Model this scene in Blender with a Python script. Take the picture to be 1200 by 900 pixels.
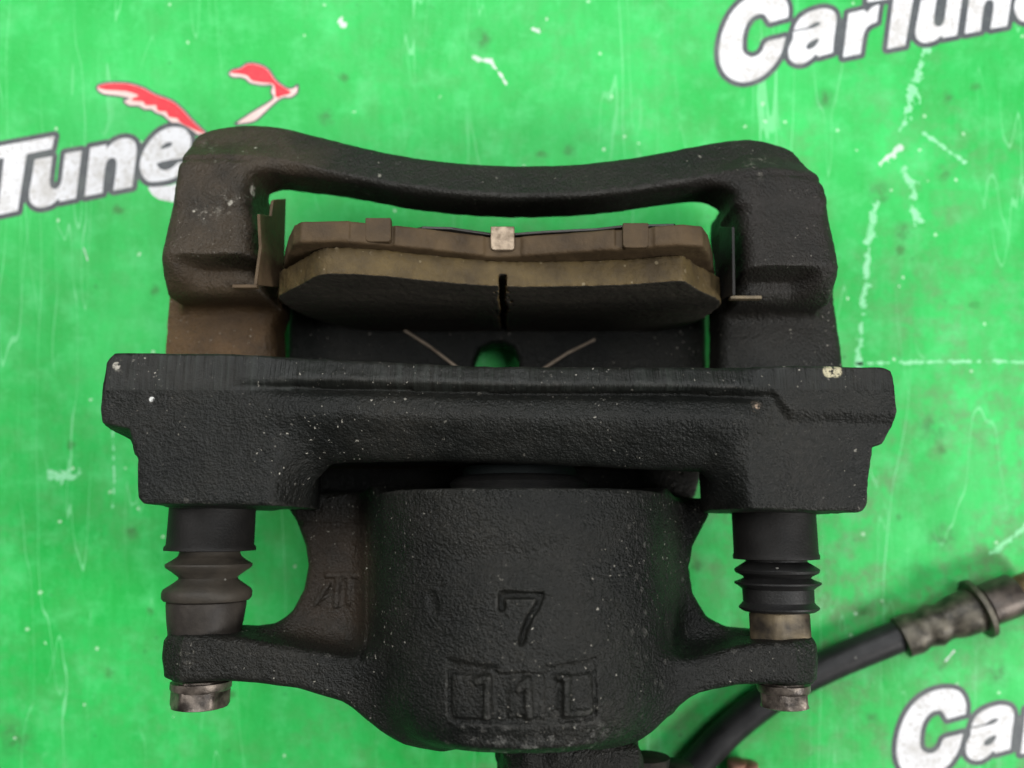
import bpy, math
import numpy as np
from mathutils import Vector, Matrix

# ------------------------------------------------------------------ scene, camera, light
scn = bpy.context.scene
COL = scn.collection
for o in list(bpy.data.objects):
    bpy.data.objects.remove(o)

MM = 0.001
LENS = 28.0
K = 36.0 / LENS / 1200.0          # tangent per photograph pixel
CAM_H = 270.0                     # camera height above the mat in mm
TILT = math.radians(10.5)         # how far the caliper leans on the mat
BASE = 9.0                        # height of the caliper's own origin above the mat

cam = bpy.data.cameras.new('camera')
cam.lens = LENS
cam.sensor_width = 36.0
cam.clip_start = 0.005
cam.clip_end = 20.0
cam.dof.use_dof = True
cam.dof.focus_distance = 0.196
cam.dof.aperture_fstop = 7.5
cam_o = bpy.data.objects.new('camera', cam)
cam_o.location = (0, 0, CAM_H * MM)
COL.objects.link(cam_o)
scn.camera = cam_o

world = bpy.data.worlds.new('World')
scn.world = world
world.use_nodes = True
bg = world.node_tree.nodes['Background']
bg.inputs[0].default_value = (0.93, 0.97, 1.0, 1)
bg.inputs[1].default_value = 0.07

def area(name, loc, target, size, power, color=(1, 1, 1), size_y=None):
    l = bpy.data.lights.new(name, 'AREA')
    l.energy = power
    l.color = color
    l.shape = 'RECTANGLE'
    l.size = size
    l.size_y = size_y or size
    o = bpy.data.objects.new(name, l)
    o.location = loc
    d = Vector(target) - Vector(loc)
    o.rotation_euler = d.to_track_quat('-Z', 'Y').to_euler()
    COL.objects.link(o)
    return o

area('lamp_east', (0.90, -0.38, 0.78), (0, 0, 0.03), 0.34, 12.0, (1.0, 0.98, 0.95))
area('lamp_west', (-0.46, 0.20, 0.62), (-0.03, 0.02, 0.03), 0.32, 2.7, (1.0, 0.98, 0.95))
area('lamp_north', (-0.04, 0.54, 0.60), (0, 0.03, 0.03), 0.34, 4.2, (0.97, 0.99, 1.0))
area('fill_overhead', (0.42, 0.26, 1.20), (0, 0, 0.03), 0.5, 7.0, (0.97, 0.99, 1.0))  # added fill from above, brightens the mat seen through the disc gap

scn.view_settings.view_transform = 'Standard'
scn.view_settings.look = 'None'
scn.view_settings.exposure = 0.0
scn.view_settings.gamma = 1.0
scn.view_settings.use_curve_mapping = False
scn.cycles.use_denoising = True
scn.cycles.max_bounces = 6
scn.cycles.adaptive_threshold = 0.02

# ------------------------------------------------------------------ measuring frame
CT, ST = math.cos(TILT), math.sin(TILT)
CAM_L = np.array([0.0, -ST * (CAM_H - BASE), CT * (CAM_H - BASE)])

def ray(px, py):
    u, v = (px - 600) * K, -(py - 450) * K
    return np.array([u, v * CT + ST, v * ST - CT])

def loc(px, py, z):
    """where a feature seen at (px,py) lies if it stands at local height z (caliper frame, mm)"""
    d = ray(px, py)
    p = CAM_L + d * ((z - CAM_L[2]) / d[2])
    return p

def locy(px, py, y):
    d = ray(px, py)
    return CAM_L + d * ((y - CAM_L[1]) / d[1])

def locx(px, py, x):
    d = ray(px, py)
    return CAM_L + d * ((x - CAM_L[0]) / d[0])

def P2(pts, z):
    return np.array([loc(a, b, z)[:2] for a, b in pts])

def G(px, py, z=0.0):
    """the same for the mat frame"""
    return np.array([(px - 600) * K * (CAM_H - z), -(py - 450) * K * (CAM_H - z)])

# ------------------------------------------------------------------ distance-field tools
def poly_sd(pts, A, B):
    pts = np.asarray(pts, dtype=np.float32)
    n = len(pts)
    A, B = np.broadcast_arrays(A.astype(np.float32), B.astype(np.float32))
    d = np.full(A.shape, 1e9, np.float32)
    s = np.ones(A.shape, np.float32)
    for i in range(n):
        a, b = pts[i], pts[i - 1]
        e = b - a
        wx, wy = A - a[0], B - a[1]
        t = np.clip((wx * e[0] + wy * e[1]) / max(float(e @ e), 1e-9), 0, 1)
        d = np.minimum(d, (wx - e[0] * t) ** 2 + (wy - e[1] * t) ** 2)
        c1 = B >= a[1]; c2 = B < b[1]; c3 = e[0] * wy > e[1] * wx
        s = np.where((c1 & c2 & c3) | (~c1 & ~c2 & ~c3), -s, s)
    return s * np.sqrt(d)

def line_sd(pts, A, B):
    pts = np.asarray(pts, dtype=np.float32)
    A, B = np.broadcast_arrays(A.astype(np.float32), B.astype(np.float32))
    d = np.full(A.shape, 1e9, np.float32)
    for i in range(len(pts) - 1):
        a, b = pts[i], pts[i + 1]
        e = b - a
        wx, wy = A - a[0], B - a[1]
        t = np.clip((wx * e[0] + wy * e[1]) / max(float(e @ e), 1e-9), 0, 1)
        d = np.minimum(d, (wx - e[0] * t) ** 2 + (wy - e[1] * t) ** 2)
    return np.sqrt(d)

def smin(a, b, k):
    h = np.clip(0.5 + 0.5 * (b - a) / k, 0, 1)
    return b + (a - b) * h - k * h * (1 - h)

def smax(a, b, k):
    return -smin(-a, -b, k)

def sstep(x, a, b):
    t = np.clip((x - a) / (b - a), 0, 1)
    return t * t * (3 - 2 * t)

def smooth_poly(pts, closed=True, n=5):
    """Catmull-Rom through traced points; a point with a third entry stays a corner"""
    m = len(pts)
    P = [np.array(p[:2], float) for p in pts]
    corner = [len(p) > 2 for p in pts]
    out = []
    rng = m if closed else m - 1
    for i in range(rng):
        p1, p2 = P[i], P[(i + 1) % m]
        p0 = P[i - 1] if (closed or i > 0) else p1
        p3 = P[(i + 2) % m] if (closed or i + 2 < m) else p2
        if corner[i]: p0 = p1
        if corner[(i + 1) % m]: p3 = p2
        for j in range(n):
            t = j / n
            out.append(0.5 * ((2 * p1) + (-p0 + p2) * t + (2 * p0 - 5 * p1 + 4 * p2 - p3) * t * t
                              + (-p0 + 3 * p1 - 3 * p2 + p3) * t ** 3))
    if not closed: out.append(P[-1])
    return np.array(out)

_rs = np.random.RandomState(7)
_NL = _rs.rand(64, 64, 64).astype(np.float32) * 2 - 1

def vnoise(x, y, z):
    """smooth lattice noise, -1..1"""
    x, y, z = [np.asarray(q, np.float32) for q in (x, y, z)]
    xi, yi, zi = np.floor(x).astype(int), np.floor(y).astype(int), np.floor(z).astype(int)
    fx, fy, fz = x - xi, y - yi, z - zi
    fx, fy, fz = [f * f * (3 - 2 * f) for f in (fx, fy, fz)]
    r = 0
    for dx in (0, 1):
        for dy in (0, 1):
            for dz in (0, 1):
                w = (fx if dx else 1 - fx) * (fy if dy else 1 - fy) * (fz if dz else 1 - fz)
                r = r + w * _NL[(xi + dx) & 63, (yi + dy) & 63, (zi + dz) & 63]
    return r

class Grid:
    def __init__(s, lo, hi, h):
        s.lo = np.array(lo, float); s.h = h
        n = np.ceil((np.array(hi, float) - s.lo) / h).astype(int) + 1
        ax = [(s.lo[i] + h * np.arange(n[i])).astype(np.float32) for i in range(3)]
        s.X = ax[0][:, None, None]; s.Y = ax[1][None, :, None]; s.Z = ax[2][None, None, :]
        s.shape = tuple(n)
    def hf(s, d2, zt, zb, k=2.0):
        """outline d2(x,y), top height zt(x,y), bottom zb; edges rounded by k"""
        f = smax(np.broadcast_to(d2, np.broadcast_shapes(d2.shape, s.Z.shape)), s.Z - zt, k)
        return smax(f, zb - s.Z, k)
    def mesh(s, F):
        F = np.ascontiguousarray(np.broadcast_to(F, s.shape)).astype(np.float32)
        ins = F < 0
        c = np.zeros(tuple(n - 1 for n in s.shape), np.int8)
        for i in (0, 1):
            for j in (0, 1):
                for k in (0, 1):
                    c += ins[i:ins.shape[0] - 1 + i, j:ins.shape[1] - 1 + j, k:ins.shape[2] - 1 + k]
        act = (c > 0) & (c < 8)
        I = np.argwhere(act)
        idx = np.full(act.shape, -1, np.int64); idx[act] = np.arange(len(I))
        acc = np.zeros((len(I), 3)); cnt = np.zeros(len(I))
        corners = [(i, j, k) for i in (0, 1) for j in (0, 1) for k in (0, 1)]
        val = {cc: F[I[:, 0] + cc[0], I[:, 1] + cc[1], I[:, 2] + cc[2]] for cc in corners}
        for a in corners:
            for ax in range(3):
                if a[ax]: continue
                b = list(a); b[ax] = 1; b = tuple(b)
                va, vb = val[a], val[b]
                m = (va < 0) != (vb < 0)
                t = np.where(m, va / np.where(m, va - vb, 1), 0)
                p = np.array(a, float)[None, :] + t[:, None] * (np.array(b) - np.array(a))[None, :]
                acc += p * m[:, None]; cnt += m
        V = (I + acc / cnt[:, None]) * s.h + s.lo
        quads = []
        for ax in range(3):
            o1, o2 = [(1, 2), (2, 0), (0, 1)][ax]
            sl0 = [slice(None)] * 3; sl1 = [slice(None)] * 3
            sl0[ax] = slice(0, -1); sl1[ax] = slice(1, None)
            for o in (o1, o2):
                sl0[o] = slice(1, -1); sl1[o] = slice(1, -1)
            a, b = ins[tuple(sl0)], ins[tuple(sl1)]
            for m, flip in ((a & ~b, False), (~a & b, True)):
                E = np.argwhere(m)
                if not len(E): continue
                E[:, o1] += 1; E[:, o2] += 1
                q = []
                for (d1, d2) in ((-1, -1), (0, -1), (0, 0), (-1, 0)):
                    e = E.copy(); e[:, o1] += d1; e[:, o2] += d2
                    q.append(idx[e[:, 0], e[:, 1], e[:, 2]])
                q = np.stack(q, 1)
                if flip: q = q[:, ::-1]
                quads.append(q)
        return V, np.concatenate(quads)

def np_mesh(name, V, Q, smooth=True):
    V = np.asarray(V, np.float32) * MM
    Q = np.asarray(Q, np.int32)
    me = bpy.data.meshes.new(name)
    me.vertices.add(len(V)); me.vertices.foreach_set('co', V.ravel())
    k = Q.shape[1]
    me.loops.add(Q.size); me.loops.foreach_set('vertex_index', Q.ravel())
    me.polygons.add(len(Q))
    me.polygons.foreach_set('loop_start', np.arange(0, Q.size, k, dtype=np.int32))
    me.polygons.foreach_set('loop_total', np.full(len(Q), k, np.int32))
    me.polygons.foreach_set('use_smooth', np.full(len(Q), smooth))
    me.update(calc_edges=True)
    me.validate()
    return me

def link(name, me, mat, parent=None, label=None):
    o = bpy.data.objects.new(name, me)
    if mat is not None: me.materials.append(mat)
    COL.objects.link(o)
    if parent is not None: o.parent = parent
    if label: o['label'] = label
    return o

def empty(name, label, cat, group=None, tilted=True):
    o = bpy.data.objects.new(name, None)
    o.empty_display_size = 0.02
    if tilted:
        o.location = (0, 0, BASE * MM)
        o.rotation_euler = (-TILT, 0, 0)
    o['label'] = label; o['category'] = cat
    if group: o['group'] = group
    COL.objects.link(o)
    return o

def rough(V, amp, freq, seed=0.0):
    """uneven casting skin: push vertices by lattice noise"""
    n = vnoise(V[:, 0] * freq + seed, V[:, 1] * freq + 3.1, V[:, 2] * freq + 5.7)
    n2 = vnoise(V[:, 0] * freq * 2.7 + seed, V[:, 1] * freq * 2.7, V[:, 2] * freq * 2.7 + 9)
    n3 = vnoise(V[:, 0] * freq + 21.3, V[:, 1] * freq, V[:, 2] * freq + seed)
    V = V.copy()
    V[:, 2] += amp * (n + 0.5 * n2)
    V[:, 1] += amp * 0.7 * n3
    V[:, 0] += amp * 0.7 * n2
    return V

def lathe(profile, seg=48, axis='y', cx=0, cz=0, hexes=()):
    """profile: list of (y, r) ; rows listed in hexes become six-sided"""
    V, Q = [], []
    for i, (y, r) in enumerate(profile):
        for j in range(seg):
            a = 2 * math.pi * j / seg
            rr = r
            if i in hexes:
                b = (a + math.radians(12)) % (math.pi / 3) - math.pi / 6
                rr = r * math.cos(math.pi / 6) / math.cos(b)
            V.append((cx + rr * math.cos(a), y, cz + rr * math.sin(a)))
    n = len(profile)
    for i in range(n - 1):
        for j in range(seg):
            k = (j + 1) % seg
            Q.append((i * seg + j, i * seg + k, (i + 1) * seg + k, (i + 1) * seg + j))
    V.append((cx, profile[0][0], cz)); V.append((cx, profile[-1][0], cz))
    a, b = len(V) - 2, len(V) - 1
    T = []
    for j in range(seg):
        k = (j + 1) % seg
        T.append((a, k, j)); T.append((b, (n - 1) * seg + j, (n - 1) * seg + k))
    me = bpy.data.meshes.new('lathe')
    me.from_pydata([tuple(c * MM for c in v) for v in V], [], Q + T)
    me.polygons.foreach_set('use_smooth', [True] * len(me.polygons))
    me.update()
    try:
        me.set_sharp_from_angle(angle=math.radians(38))
    except Exception:
        pass
    return me

def tube(path, radii, seg=24, closed_ends=True):
    """swept round tube through world/local points in mm"""
    path = [Vector(p) for p in path]
    n = len(path)
    V, F = [], []
    up = Vector((0, 0, 1))
    for i, p in enumerate(path):
        t = (path[min(i + 1, n - 1)] - path[max(i - 1, 0)]).normalized()
        s = t.cross(up).normalized()
        u = s.cross(t).normalized()
        r = radii[i] if hasattr(radii, '__len__') else radii
        for j in range(seg):
            a = 2 * math.pi * j / seg
            V.append(p + s * (r * math.cos(a)) + u * (r * math.sin(a)))
    for i in range(n - 1):
        for j in range(seg):
            k = (j + 1) % seg
            F.append((i * seg + j, i * seg + k, (i + 1) * seg + k, (i + 1) * seg + j))
    F.append(tuple(range(seg))[::-1]); F.append(tuple(range((n - 1) * seg, n * seg)))
    me = bpy.data.meshes.new('tube')
    me.from_pydata([tuple(v * MM) for v in V], [], F)
    me.polygons.foreach_set('use_smooth', [True] * len(me.polygons))
    me.update()
    try:
        me.set_sharp_from_angle(angle=math.radians(40))
    except Exception:
        pass
    return me

def prism(pts, depth, rounding=0.0):
    """pts: Nx3 polygon in mm, depth: vector in mm"""
    n = len(pts)
    V = [tuple(np.asarray(p) * MM) for p in pts] + [tuple((np.asarray(p) + np.asarray(depth)) * MM) for p in pts]
    F = [tuple(range(n)), tuple(range(2 * n - 1, n - 1, -1))]
    for i in range(n):
        k = (i + 1) % n
        F.append((k, i, n + i, n + k))
    me = bpy.data.meshes.new('prism')
    me.from_pydata(V, [], F)
    import bmesh
    bm = bmesh.new(); bm.from_mesh(me)
    bmesh.ops.recalc_face_normals(bm, faces=bm.faces)
    if rounding:
        bmesh.ops.bevel(bm, geom=list(bm.edges), offset=rounding * MM, segments=2, affect='EDGES', profile=0.5)
    bm.to_mesh(me); bm.free()
    return me

# ------------------------------------------------------------------ materials
class NT:
    def __init__(s, name):
        s.m = bpy.data.materials.new(name); s.m.use_nodes = True
        s.t = s.m.node_tree; s.b = s.t.nodes['Principled BSDF']
        s.co = s.n('ShaderNodeTexCoord').outputs['Object']
    def n(s, typ, **kw):
        nd = s.t.nodes.new(typ)
        for k, v in kw.items(): setattr(nd, k, v)
        return nd
    def l(s, a, b): s.t.links.new(a, b)
    def noise(s, scale, detail=4, rough=0.55, co=None, stretch=None):
        """scale in cycles per metre"""
        nd = s.n('ShaderNodeTexNoise')
        nd.inputs['Scale'].default_value = scale
        nd.inputs['Detail'].default_value = detail
        nd.inputs['Roughness'].default_value = rough
        src = co or s.co
        if stretch:
            mp = s.n('ShaderNodeMapping'); mp.inputs['Scale'].default_value = stretch
            s.l(src, mp.inputs['Vector']); src = mp.outputs[0]
        s.l(src, nd.inputs['Vector'])
        return nd.outputs['Fac']
    def vor(s, scale):
        nd = s.n('ShaderNodeTexVoronoi'); nd.inputs['Scale'].default_value = scale
        s.l(s.co, nd.inputs['Vector'])
        return nd.outputs['Distance'], nd.outputs['Color']
    def ramp(s, fac, stops):
        r = s.n('ShaderNodeValToRGB'); e = r.color_ramp.elements
        while len(e) < len(stops): e.new(0.5)
        for el, (p, c) in zip(e, stops):
            el.position = p; el.color = (*c, 1) if hasattr(c, '__len__') else (c, c, c, 1)
        s.l(fac, r.inputs[0]); return r.outputs[0]
    def math(s, op, a, b=0.0, clamp=False):
        nd = s.n('ShaderNodeMath', operation=op, use_clamp=clamp)
        for i, q in enumerate((a, b)):
            if hasattr(q, 'is_output'): s.l(q, nd.inputs[i])
            else: nd.inputs[i].default_value = q
        return nd.outputs[0]
    def mix(s, fac, a, b, blend='MIX'):
        nd = s.n('ShaderNodeMix', data_type='RGBA', blend_type=blend)
        for k, q in ((0, fac), (6, a), (7, b)):
            if hasattr(q, 'is_output'): s.l(q, nd.inputs[k])
            elif k == 0: nd.inputs[0].default_value = q
            else: nd.inputs[k].default_value = (*q, 1)
        return nd.outputs[2]
    def bump(s, h, strength, dist, prev=None):
        nd = s.n('ShaderNodeBump'); nd.inputs['Strength'].default_value = strength
        nd.inputs['Distance'].default_value = dist
        s.l(h, nd.inputs['Height'])
        if prev: s.l(prev, nd.inputs['Normal'])
        return nd.outputs[0]
    def blob(s, centre, radius, soft=0.5):
        """0..1 ball-shaped mask round a point (mm) in object space"""
        mp = s.n('ShaderNodeVectorMath', operation='DISTANCE')
        s.l(s.co, mp.inputs[0]); mp.inputs[1].default_value = tuple(np.asarray(centre, float) * MM)
        mr = s.n('ShaderNodeMapRange', interpolation_type='SMOOTHSTEP')
        mr.inputs[1].default_value = radius * MM; mr.inputs[2].default_value = radius * soft * MM
        s.l(mp.outputs['Value'], mr.inputs[0])
        return mr.outputs[0]
    def done(s, col, rough, metal=0.0, normal=None, spec=0.5):
        for k, q in (('Base Color', col), ('Roughness', rough), ('Metallic', metal), ('Specular IOR Level', spec)):
            if hasattr(q, 'is_output'): s.l(q, s.b.inputs[k])
            elif k == 'Base Color': s.b.inputs[k].default_value = (*q, 1)
            else: s.b.inputs[k].default_value = q
        if normal: s.l(normal, s.b.inputs['Normal'])
        return s.m

def cast_iron(name, dark, light, rust_and_lit=(), grain=1400, bump=0.35, specks=1.0, rough=0.62, streak=None, scuffs_glints=(), chips=()):
    t = NT(name)
    big = t.noise(45, 4)
    mid = t.noise(260, 5)
    fine = t.noise(grain, 2, 0.5)
    peb = t.n('ShaderNodeTexVoronoi', feature='SMOOTH_F1'); peb.inputs['Scale'].default_value = grain * 0.55
    t.l(t.co, peb.inputs['Vector'])
    fine = t.math('SUBTRACT', fine, t.math('MULTIPLY', peb.outputs['Distance'], 0.7))
    col = t.mix(t.ramp(big, [(0.35, 0.0), (0.68, 1.0)]), dark, light)
    col = t.mix(t.math('MULTIPLY', t.ramp(mid, [(0.45, 0.0), (0.75, 1.0)]), 0.4), col, tuple(c * 1.7 for c in light))
    dusty = t.math('MULTIPLY', t.ramp(t.noise(26, 5, 0.6), [(0.44, 0.0), (0.66, 1.0)]), t.ramp(t.noise(600, 4, 0.7), [(0.35, 0.25), (0.65, 1.0)]))
    col = t.mix(t.math('MULTIPLY', dusty, 0.75), col, (0.018, 0.0168, 0.0138))  # dust patches that double as painted broad soft highlights
    for (c, r, rc, amt) in rust_and_lit:
        m = t.math('MULTIPLY', t.blob(c, r, 0.35), amt)
        m = t.math('MULTIPLY', m, t.ramp(t.noise(120, 4), [(0.25, 0.35), (0.6, 1.0)]))
        col = t.mix(m, col, rc)
    for (c, r, rc, amt) in scuffs_glints:
        m = t.math('MULTIPLY', t.blob(c, r, 0.2), t.ramp(t.noise(420, 6, 0.75), [(0.54, 0.0), (0.70, 1.0)]))
        col = t.mix(t.math('MULTIPLY', m, amt), col, rc)
    for (c, r, rc) in chips:
        m = t.math('MULTIPLY', t.blob(c, r, 0.75), t.ramp(t.noise(800, 4, 0.7), [(0.40, 0.0), (0.50, 1.0)]))
        col = t.mix(m, col, rc)
    # dust grains and paint chips, each of its own size
    wv = t.n('ShaderNodeTexNoise'); wv.inputs['Scale'].default_value = 900; wv.inputs['Detail'].default_value = 2
    t.l(t.co, wv.inputs['Vector'])
    off = t.n('ShaderNodeVectorMath', operation='SCALE'); t.l(wv.outputs['Color'], off.inputs[0]); off.inputs['Scale'].default_value = 0.0016
    wc = t.n('ShaderNodeVectorMath', operation='ADD'); t.l(t.co, wc.inputs[0]); t.l(off.outputs[0], wc.inputs[1])
    patch = t.ramp(t.noise(38, 2), [(0.44, 0.12), (0.62, 1.0)])
    s_all = None
    for sc_, thr, size in ((280, 0.94, 0.16), (750, 0.90, 0.25), (1500, 0.82, 0.36)):
        nd = t.n('ShaderNodeTexVoronoi'); nd.inputs['Scale'].default_value = sc_
        t.l(wc.outputs[0], nd.inputs['Vector'])
        sep = t.n('ShaderNodeSeparateColor'); t.l(nd.outputs['Color'], sep.inputs[0])
        lim = t.math('MULTIPLY', t.math('MULTIPLY', sep.outputs[1], sep.outputs[1]), size)
        sp = t.math('MULTIPLY', t.math('GREATER_THAN', sep.outputs[0], thr), t.math('LESS_THAN', nd.outputs['Distance'], lim))
        sp = t.math('MULTIPLY', sp, t.math('ADD', t.math('MULTIPLY', sep.outputs[2], 0.7), 0.2))
        s_all = sp if s_all is None else t.math('MAXIMUM', s_all, sp)
    s_all = t.math('MULTIPLY', t.math('MULTIPLY', s_all, patch), specks)
    col = t.mix(s_all, col, (0.36, 0.34, 0.29))
    # shallow scratches
    sc = t.noise(150, 2, 0.5, stretch=(6.0, 0.7, 1.0))
    if streak:
        # machined band: fine grooves across it instead of casting grain
        y0, y1 = streak
        sx = t.n('ShaderNodeSeparateXYZ'); t.l(t.co, sx.inputs[0])
        m = t.math('MULTIPLY', t.math('GREATER_THAN', sx.outputs[1], y0 * MM), t.math('GREATER_THAN', sx.outputs[2], 0.064))
        gx_ = t.noise(700, 3, 0.6, stretch=(1.0, 0.05, 0.05))
        hgt = t.math('ADD', t.math('MULTIPLY', fine, t.math('SUBTRACT', 1.0, t.math('MULTIPLY', m, 0.8))), t.math('MULTIPLY', gx_, t.math('MULTIPLY', m, 1.1)))
        nrm = t.bump(hgt, bump, 0.0012)
        col = t.mix(t.math('MULTIPLY', m, t.math('MULTIPLY', t.ramp(gx_, [(0.44, 0.0), (0.70, 0.6)]), t.ramp(t.noise(60, 3), [(0.36, 0.15), (0.60, 1.0)]))), col, (0.026, 0.030, 0.026))
    else:
        nrm = t.bump(fine, bump, 0.0012)
    nrm = t.bump(mid, bump * 0.5, 0.0010, nrm)
    tips = t.math('MULTIPLY', t.ramp(fine, [(0.30, 0.0), (0.52, 1.0)]), t.ramp(t.noise(70, 4), [(0.42, 0.05), (0.68, 0.7)]))
    col = t.mix(tips, col, tuple(c * 2.6 for c in light))
    geo = t.n('ShaderNodeNewGeometry')
    wear = t.math('MULTIPLY', t.ramp(geo.outputs['Pointiness'], [(0.515, 0.0), (0.56, 1.0)]), t.ramp(t.noise(200, 5, 0.7), [(0.40, 0.0), (0.65, 0.7)]))
    col = t.mix(wear, col, (0.060, 0.058, 0.052))
    rg = t.math('ADD', t.math('MULTIPLY', mid, 0.30), rough - 0.26)
    return t.done(col, rg, 0.0, nrm, 0.20)

def simple_metal(name, a, b, scale=220, rough=0.4, metal=0.7, bump=0.2):
    t = NT(name)
    n = t.noise(scale, 5)
    col = t.mix(t.ramp(n, [(0.35, 0.0), (0.65, 1.0)]), a, b)
    f = t.noise(scale * 5, 3)
    return t.done(col, t.math('ADD', t.math('MULTIPLY', n, 0.3), rough - 0.15), metal, t.bump(f, bump, 0.0006), 0.5 if metal > 0.2 else 0.2)

def rubber(name, a, b, rough=0.6, scale=160):
    t = NT(name)
    n = t.noise(scale, 4)
    col = t.mix(t.ramp(n, [(0.35, 0.0), (0.7, 1.0)]), a, b)
    d, vc = t.vor(420)
    sep = t.n('ShaderNodeSeparateColor'); t.l(vc, sep.inputs[0])
    sp = t.math('MULTIPLY', t.math('GREATER_THAN', sep.outputs[0], 0.965), t.math('LESS_THAN', d, 0.16))
    col = t.mix(t.math('MULTIPLY', sp, 0.5), col, (0.3, 0.29, 0.26))
    return t.done(col, rough, 0.0, t.bump(t.noise(1500, 3), 0.15, 0.0008), 0.25)

BROWN = (0.110, 0.062, 0.026)
CHIP = (0.34, 0.32, 0.27)
M_BRACKET = cast_iron('bracket_cast_iron', (0.0030, 0.0036, 0.0031), (0.0066, 0.0072, 0.0062), grain=2100, bump=0.42,
    rust_and_lit=[(loc(245, 375, 28), 36, BROWN, 0.75), (loc(205, 365, 28), 20, (0.105, 0.062, 0.026), 0.6),
          (loc(255, 330, 50), 24, (0.045, 0.032, 0.020), 0.6), (loc(235, 225, 54), 48, (0.044, 0.033, 0.022), 0.85),
          (loc(600, 215, 50), 55, (0.017, 0.0155, 0.0125), 0.6), (loc(930, 250, 54), 50, (0.020, 0.017, 0.0145), 0.7)],  # arm and bar patches also paint in the brighter light away from the centre
    scuffs_glints=[(loc(300, 223, 50), 4.0, CHIP, 0.9), (loc(268, 235, 55), 5.0, CHIP, 0.7), (loc(244, 249, 55), 4.0, CHIP, 0.8), (loc(225, 246, 55), 4.0, CHIP, 0.6),
            (loc(255, 170, 50), 7.0, CHIP, 0.35), (loc(885, 200, 51), 7.0, CHIP, 0.6), (loc(905, 190, 50), 6.0, CHIP, 0.35), (loc(975, 436, 72), 2.6, (0.42, 0.38, 0.26), 1.0),
            (loc(138, 430, 71), 3.0, CHIP, 0.7), (loc(178, 468, 71), 1.2, CHIP, 0.9), (loc(885, 478, 71), 2.2, (0.26, 0.2, 0.15), 0.9)],
    chips=[(loc(970, 436, 72), 1.7, (0.42, 0.38, 0.25)), (loc(978, 435, 72), 1.9, (0.42, 0.38, 0.25)), (loc(300, 224, 50), 2.0, CHIP), (loc(245, 249, 55), 1.3, CHIP), (loc(178, 468, 71), 0.7, (0.5, 0.5, 0.48)), (loc(268, 237, 55), 1.2, CHIP),
           (loc(137, 429, 71), 1.1, CHIP), (loc(885, 200, 51.5), 1.6, CHIP), (loc(875, 201, 51.5), 1.4, CHIP), (loc(226, 246, 55), 0.9, CHIP), (loc(300, 176, 50), 0.9, CHIP), (loc(268, 176, 50), 0.9, CHIP), (loc(886, 478, 71), 1.0, (0.3, 0.22, 0.16))],
    streak=(loc(600, 455, 74)[1], 0))
M_BODY = cast_iron('caliper_cast_iron', (0.0028, 0.0033, 0.0028), (0.0058, 0.0062, 0.0052), grain=2000, bump=0.50,
    rust_and_lit=[(loc(400, 680, 34), 26, (0.030, 0.021, 0.014), 0.8)],
    scuffs_glints=[(loc(575, 858, 62), 15, (0.20, 0.195, 0.18), 0.7), (loc(640, 860, 62), 15, (0.20, 0.195, 0.18), 0.75), (loc(600, 846, 66), 7, (0.20, 0.195, 0.18), 0.6), (loc(680, 850, 62), 12, (0.18, 0.175, 0.16), 0.6),  # pale patches on the end rim: scuffing plus its painted edge highlight
            (loc(505, 708, 70), 3.2, (0.16, 0.16, 0.15), 0.8), (loc(221, 765, 52), 4, CHIP, 0.5), (loc(385, 720, 36), 8, (0.12, 0.11, 0.1), 0.4)])
M_BLACK = rubber('black_rubber', (0.007, 0.007, 0.007), (0.012, 0.0115, 0.011), 0.5)
M_BOOT_DUSTY = rubber('dusty_rubber', (0.022, 0.019, 0.015), (0.052, 0.043, 0.033), 0.6, 90)
M_SLEEVE = rubber('sleeve_rubber', (0.006, 0.0056, 0.0052), (0.011, 0.010, 0.009), 0.6)
M_SHOULDER = simple_metal('pin_steel', (0.018, 0.015, 0.013), (0.040, 0.034, 0.028), 130, 0.55, 0.1)
M_BRASS = simple_metal('brassy_steel', (0.022, 0.017, 0.012), (0.17, 0.13, 0.075), 90, 0.5, 0.4)
M_BOLT = simple_metal('worn_bolt_steel', (0.028, 0.022, 0.018), (0.17, 0.14, 0.115), 260, 0.42, 0.55)
M_CLIP_TAN = simple_metal('dusty_clip_steel', (0.045, 0.030, 0.017), (0.095, 0.064, 0.036), 120, 0.6, 0.05)
M_CLIP_DARK = simple_metal('dark_clip_steel', (0.007, 0.007, 0.0068), (0.016, 0.015, 0.014), 150, 0.5, 0.15)
M_PLATE = simple_metal('backing_plate_paint', (0.036, 0.0235, 0.0125), (0.070, 0.046, 0.0235), 110, 0.65, 0.0, 0.5)
M_SHIM = simple_metal('shim_steel', (0.012, 0.011, 0.010), (0.028, 0.026, 0.023), 200, 0.5, 0.3)
M_TAB_SHINY = simple_metal('bare_tab_steel', (0.085, 0.058, 0.034), (0.27, 0.21, 0.15), 420, 0.40, 0.5)
M_PISTON = simple_metal('piston_steel', (0.004, 0.006, 0.006), (0.008, 0.011, 0.011), 80, 0.6, 0.1, 0.05)
M_HOSE = rubber('hose_rubber', (0.011, 0.0108, 0.0115), (0.024, 0.0235, 0.0245), 0.42)
M_FERRULE = simple_metal('ferrule_steel', (0.022, 0.019, 0.014), (0.105, 0.092, 0.068), 260, 0.45, 0.45)
M_COLLAR = simple_metal('collar_steel', (0.028, 0.022, 0.018), (0.095, 0.075, 0.062), 220, 0.42, 0.5)
M_THREAD = simple_metal('yellow_thread_steel', (0.16, 0.11, 0.06), (0.34, 0.26, 0.16), 260, 0.45, 0.5)
M_RUST = simple_metal('rusty_copper', (0.16, 0.075, 0.05), (0.34, 0.19, 0.14), 300, 0.6, 0.2)

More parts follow.
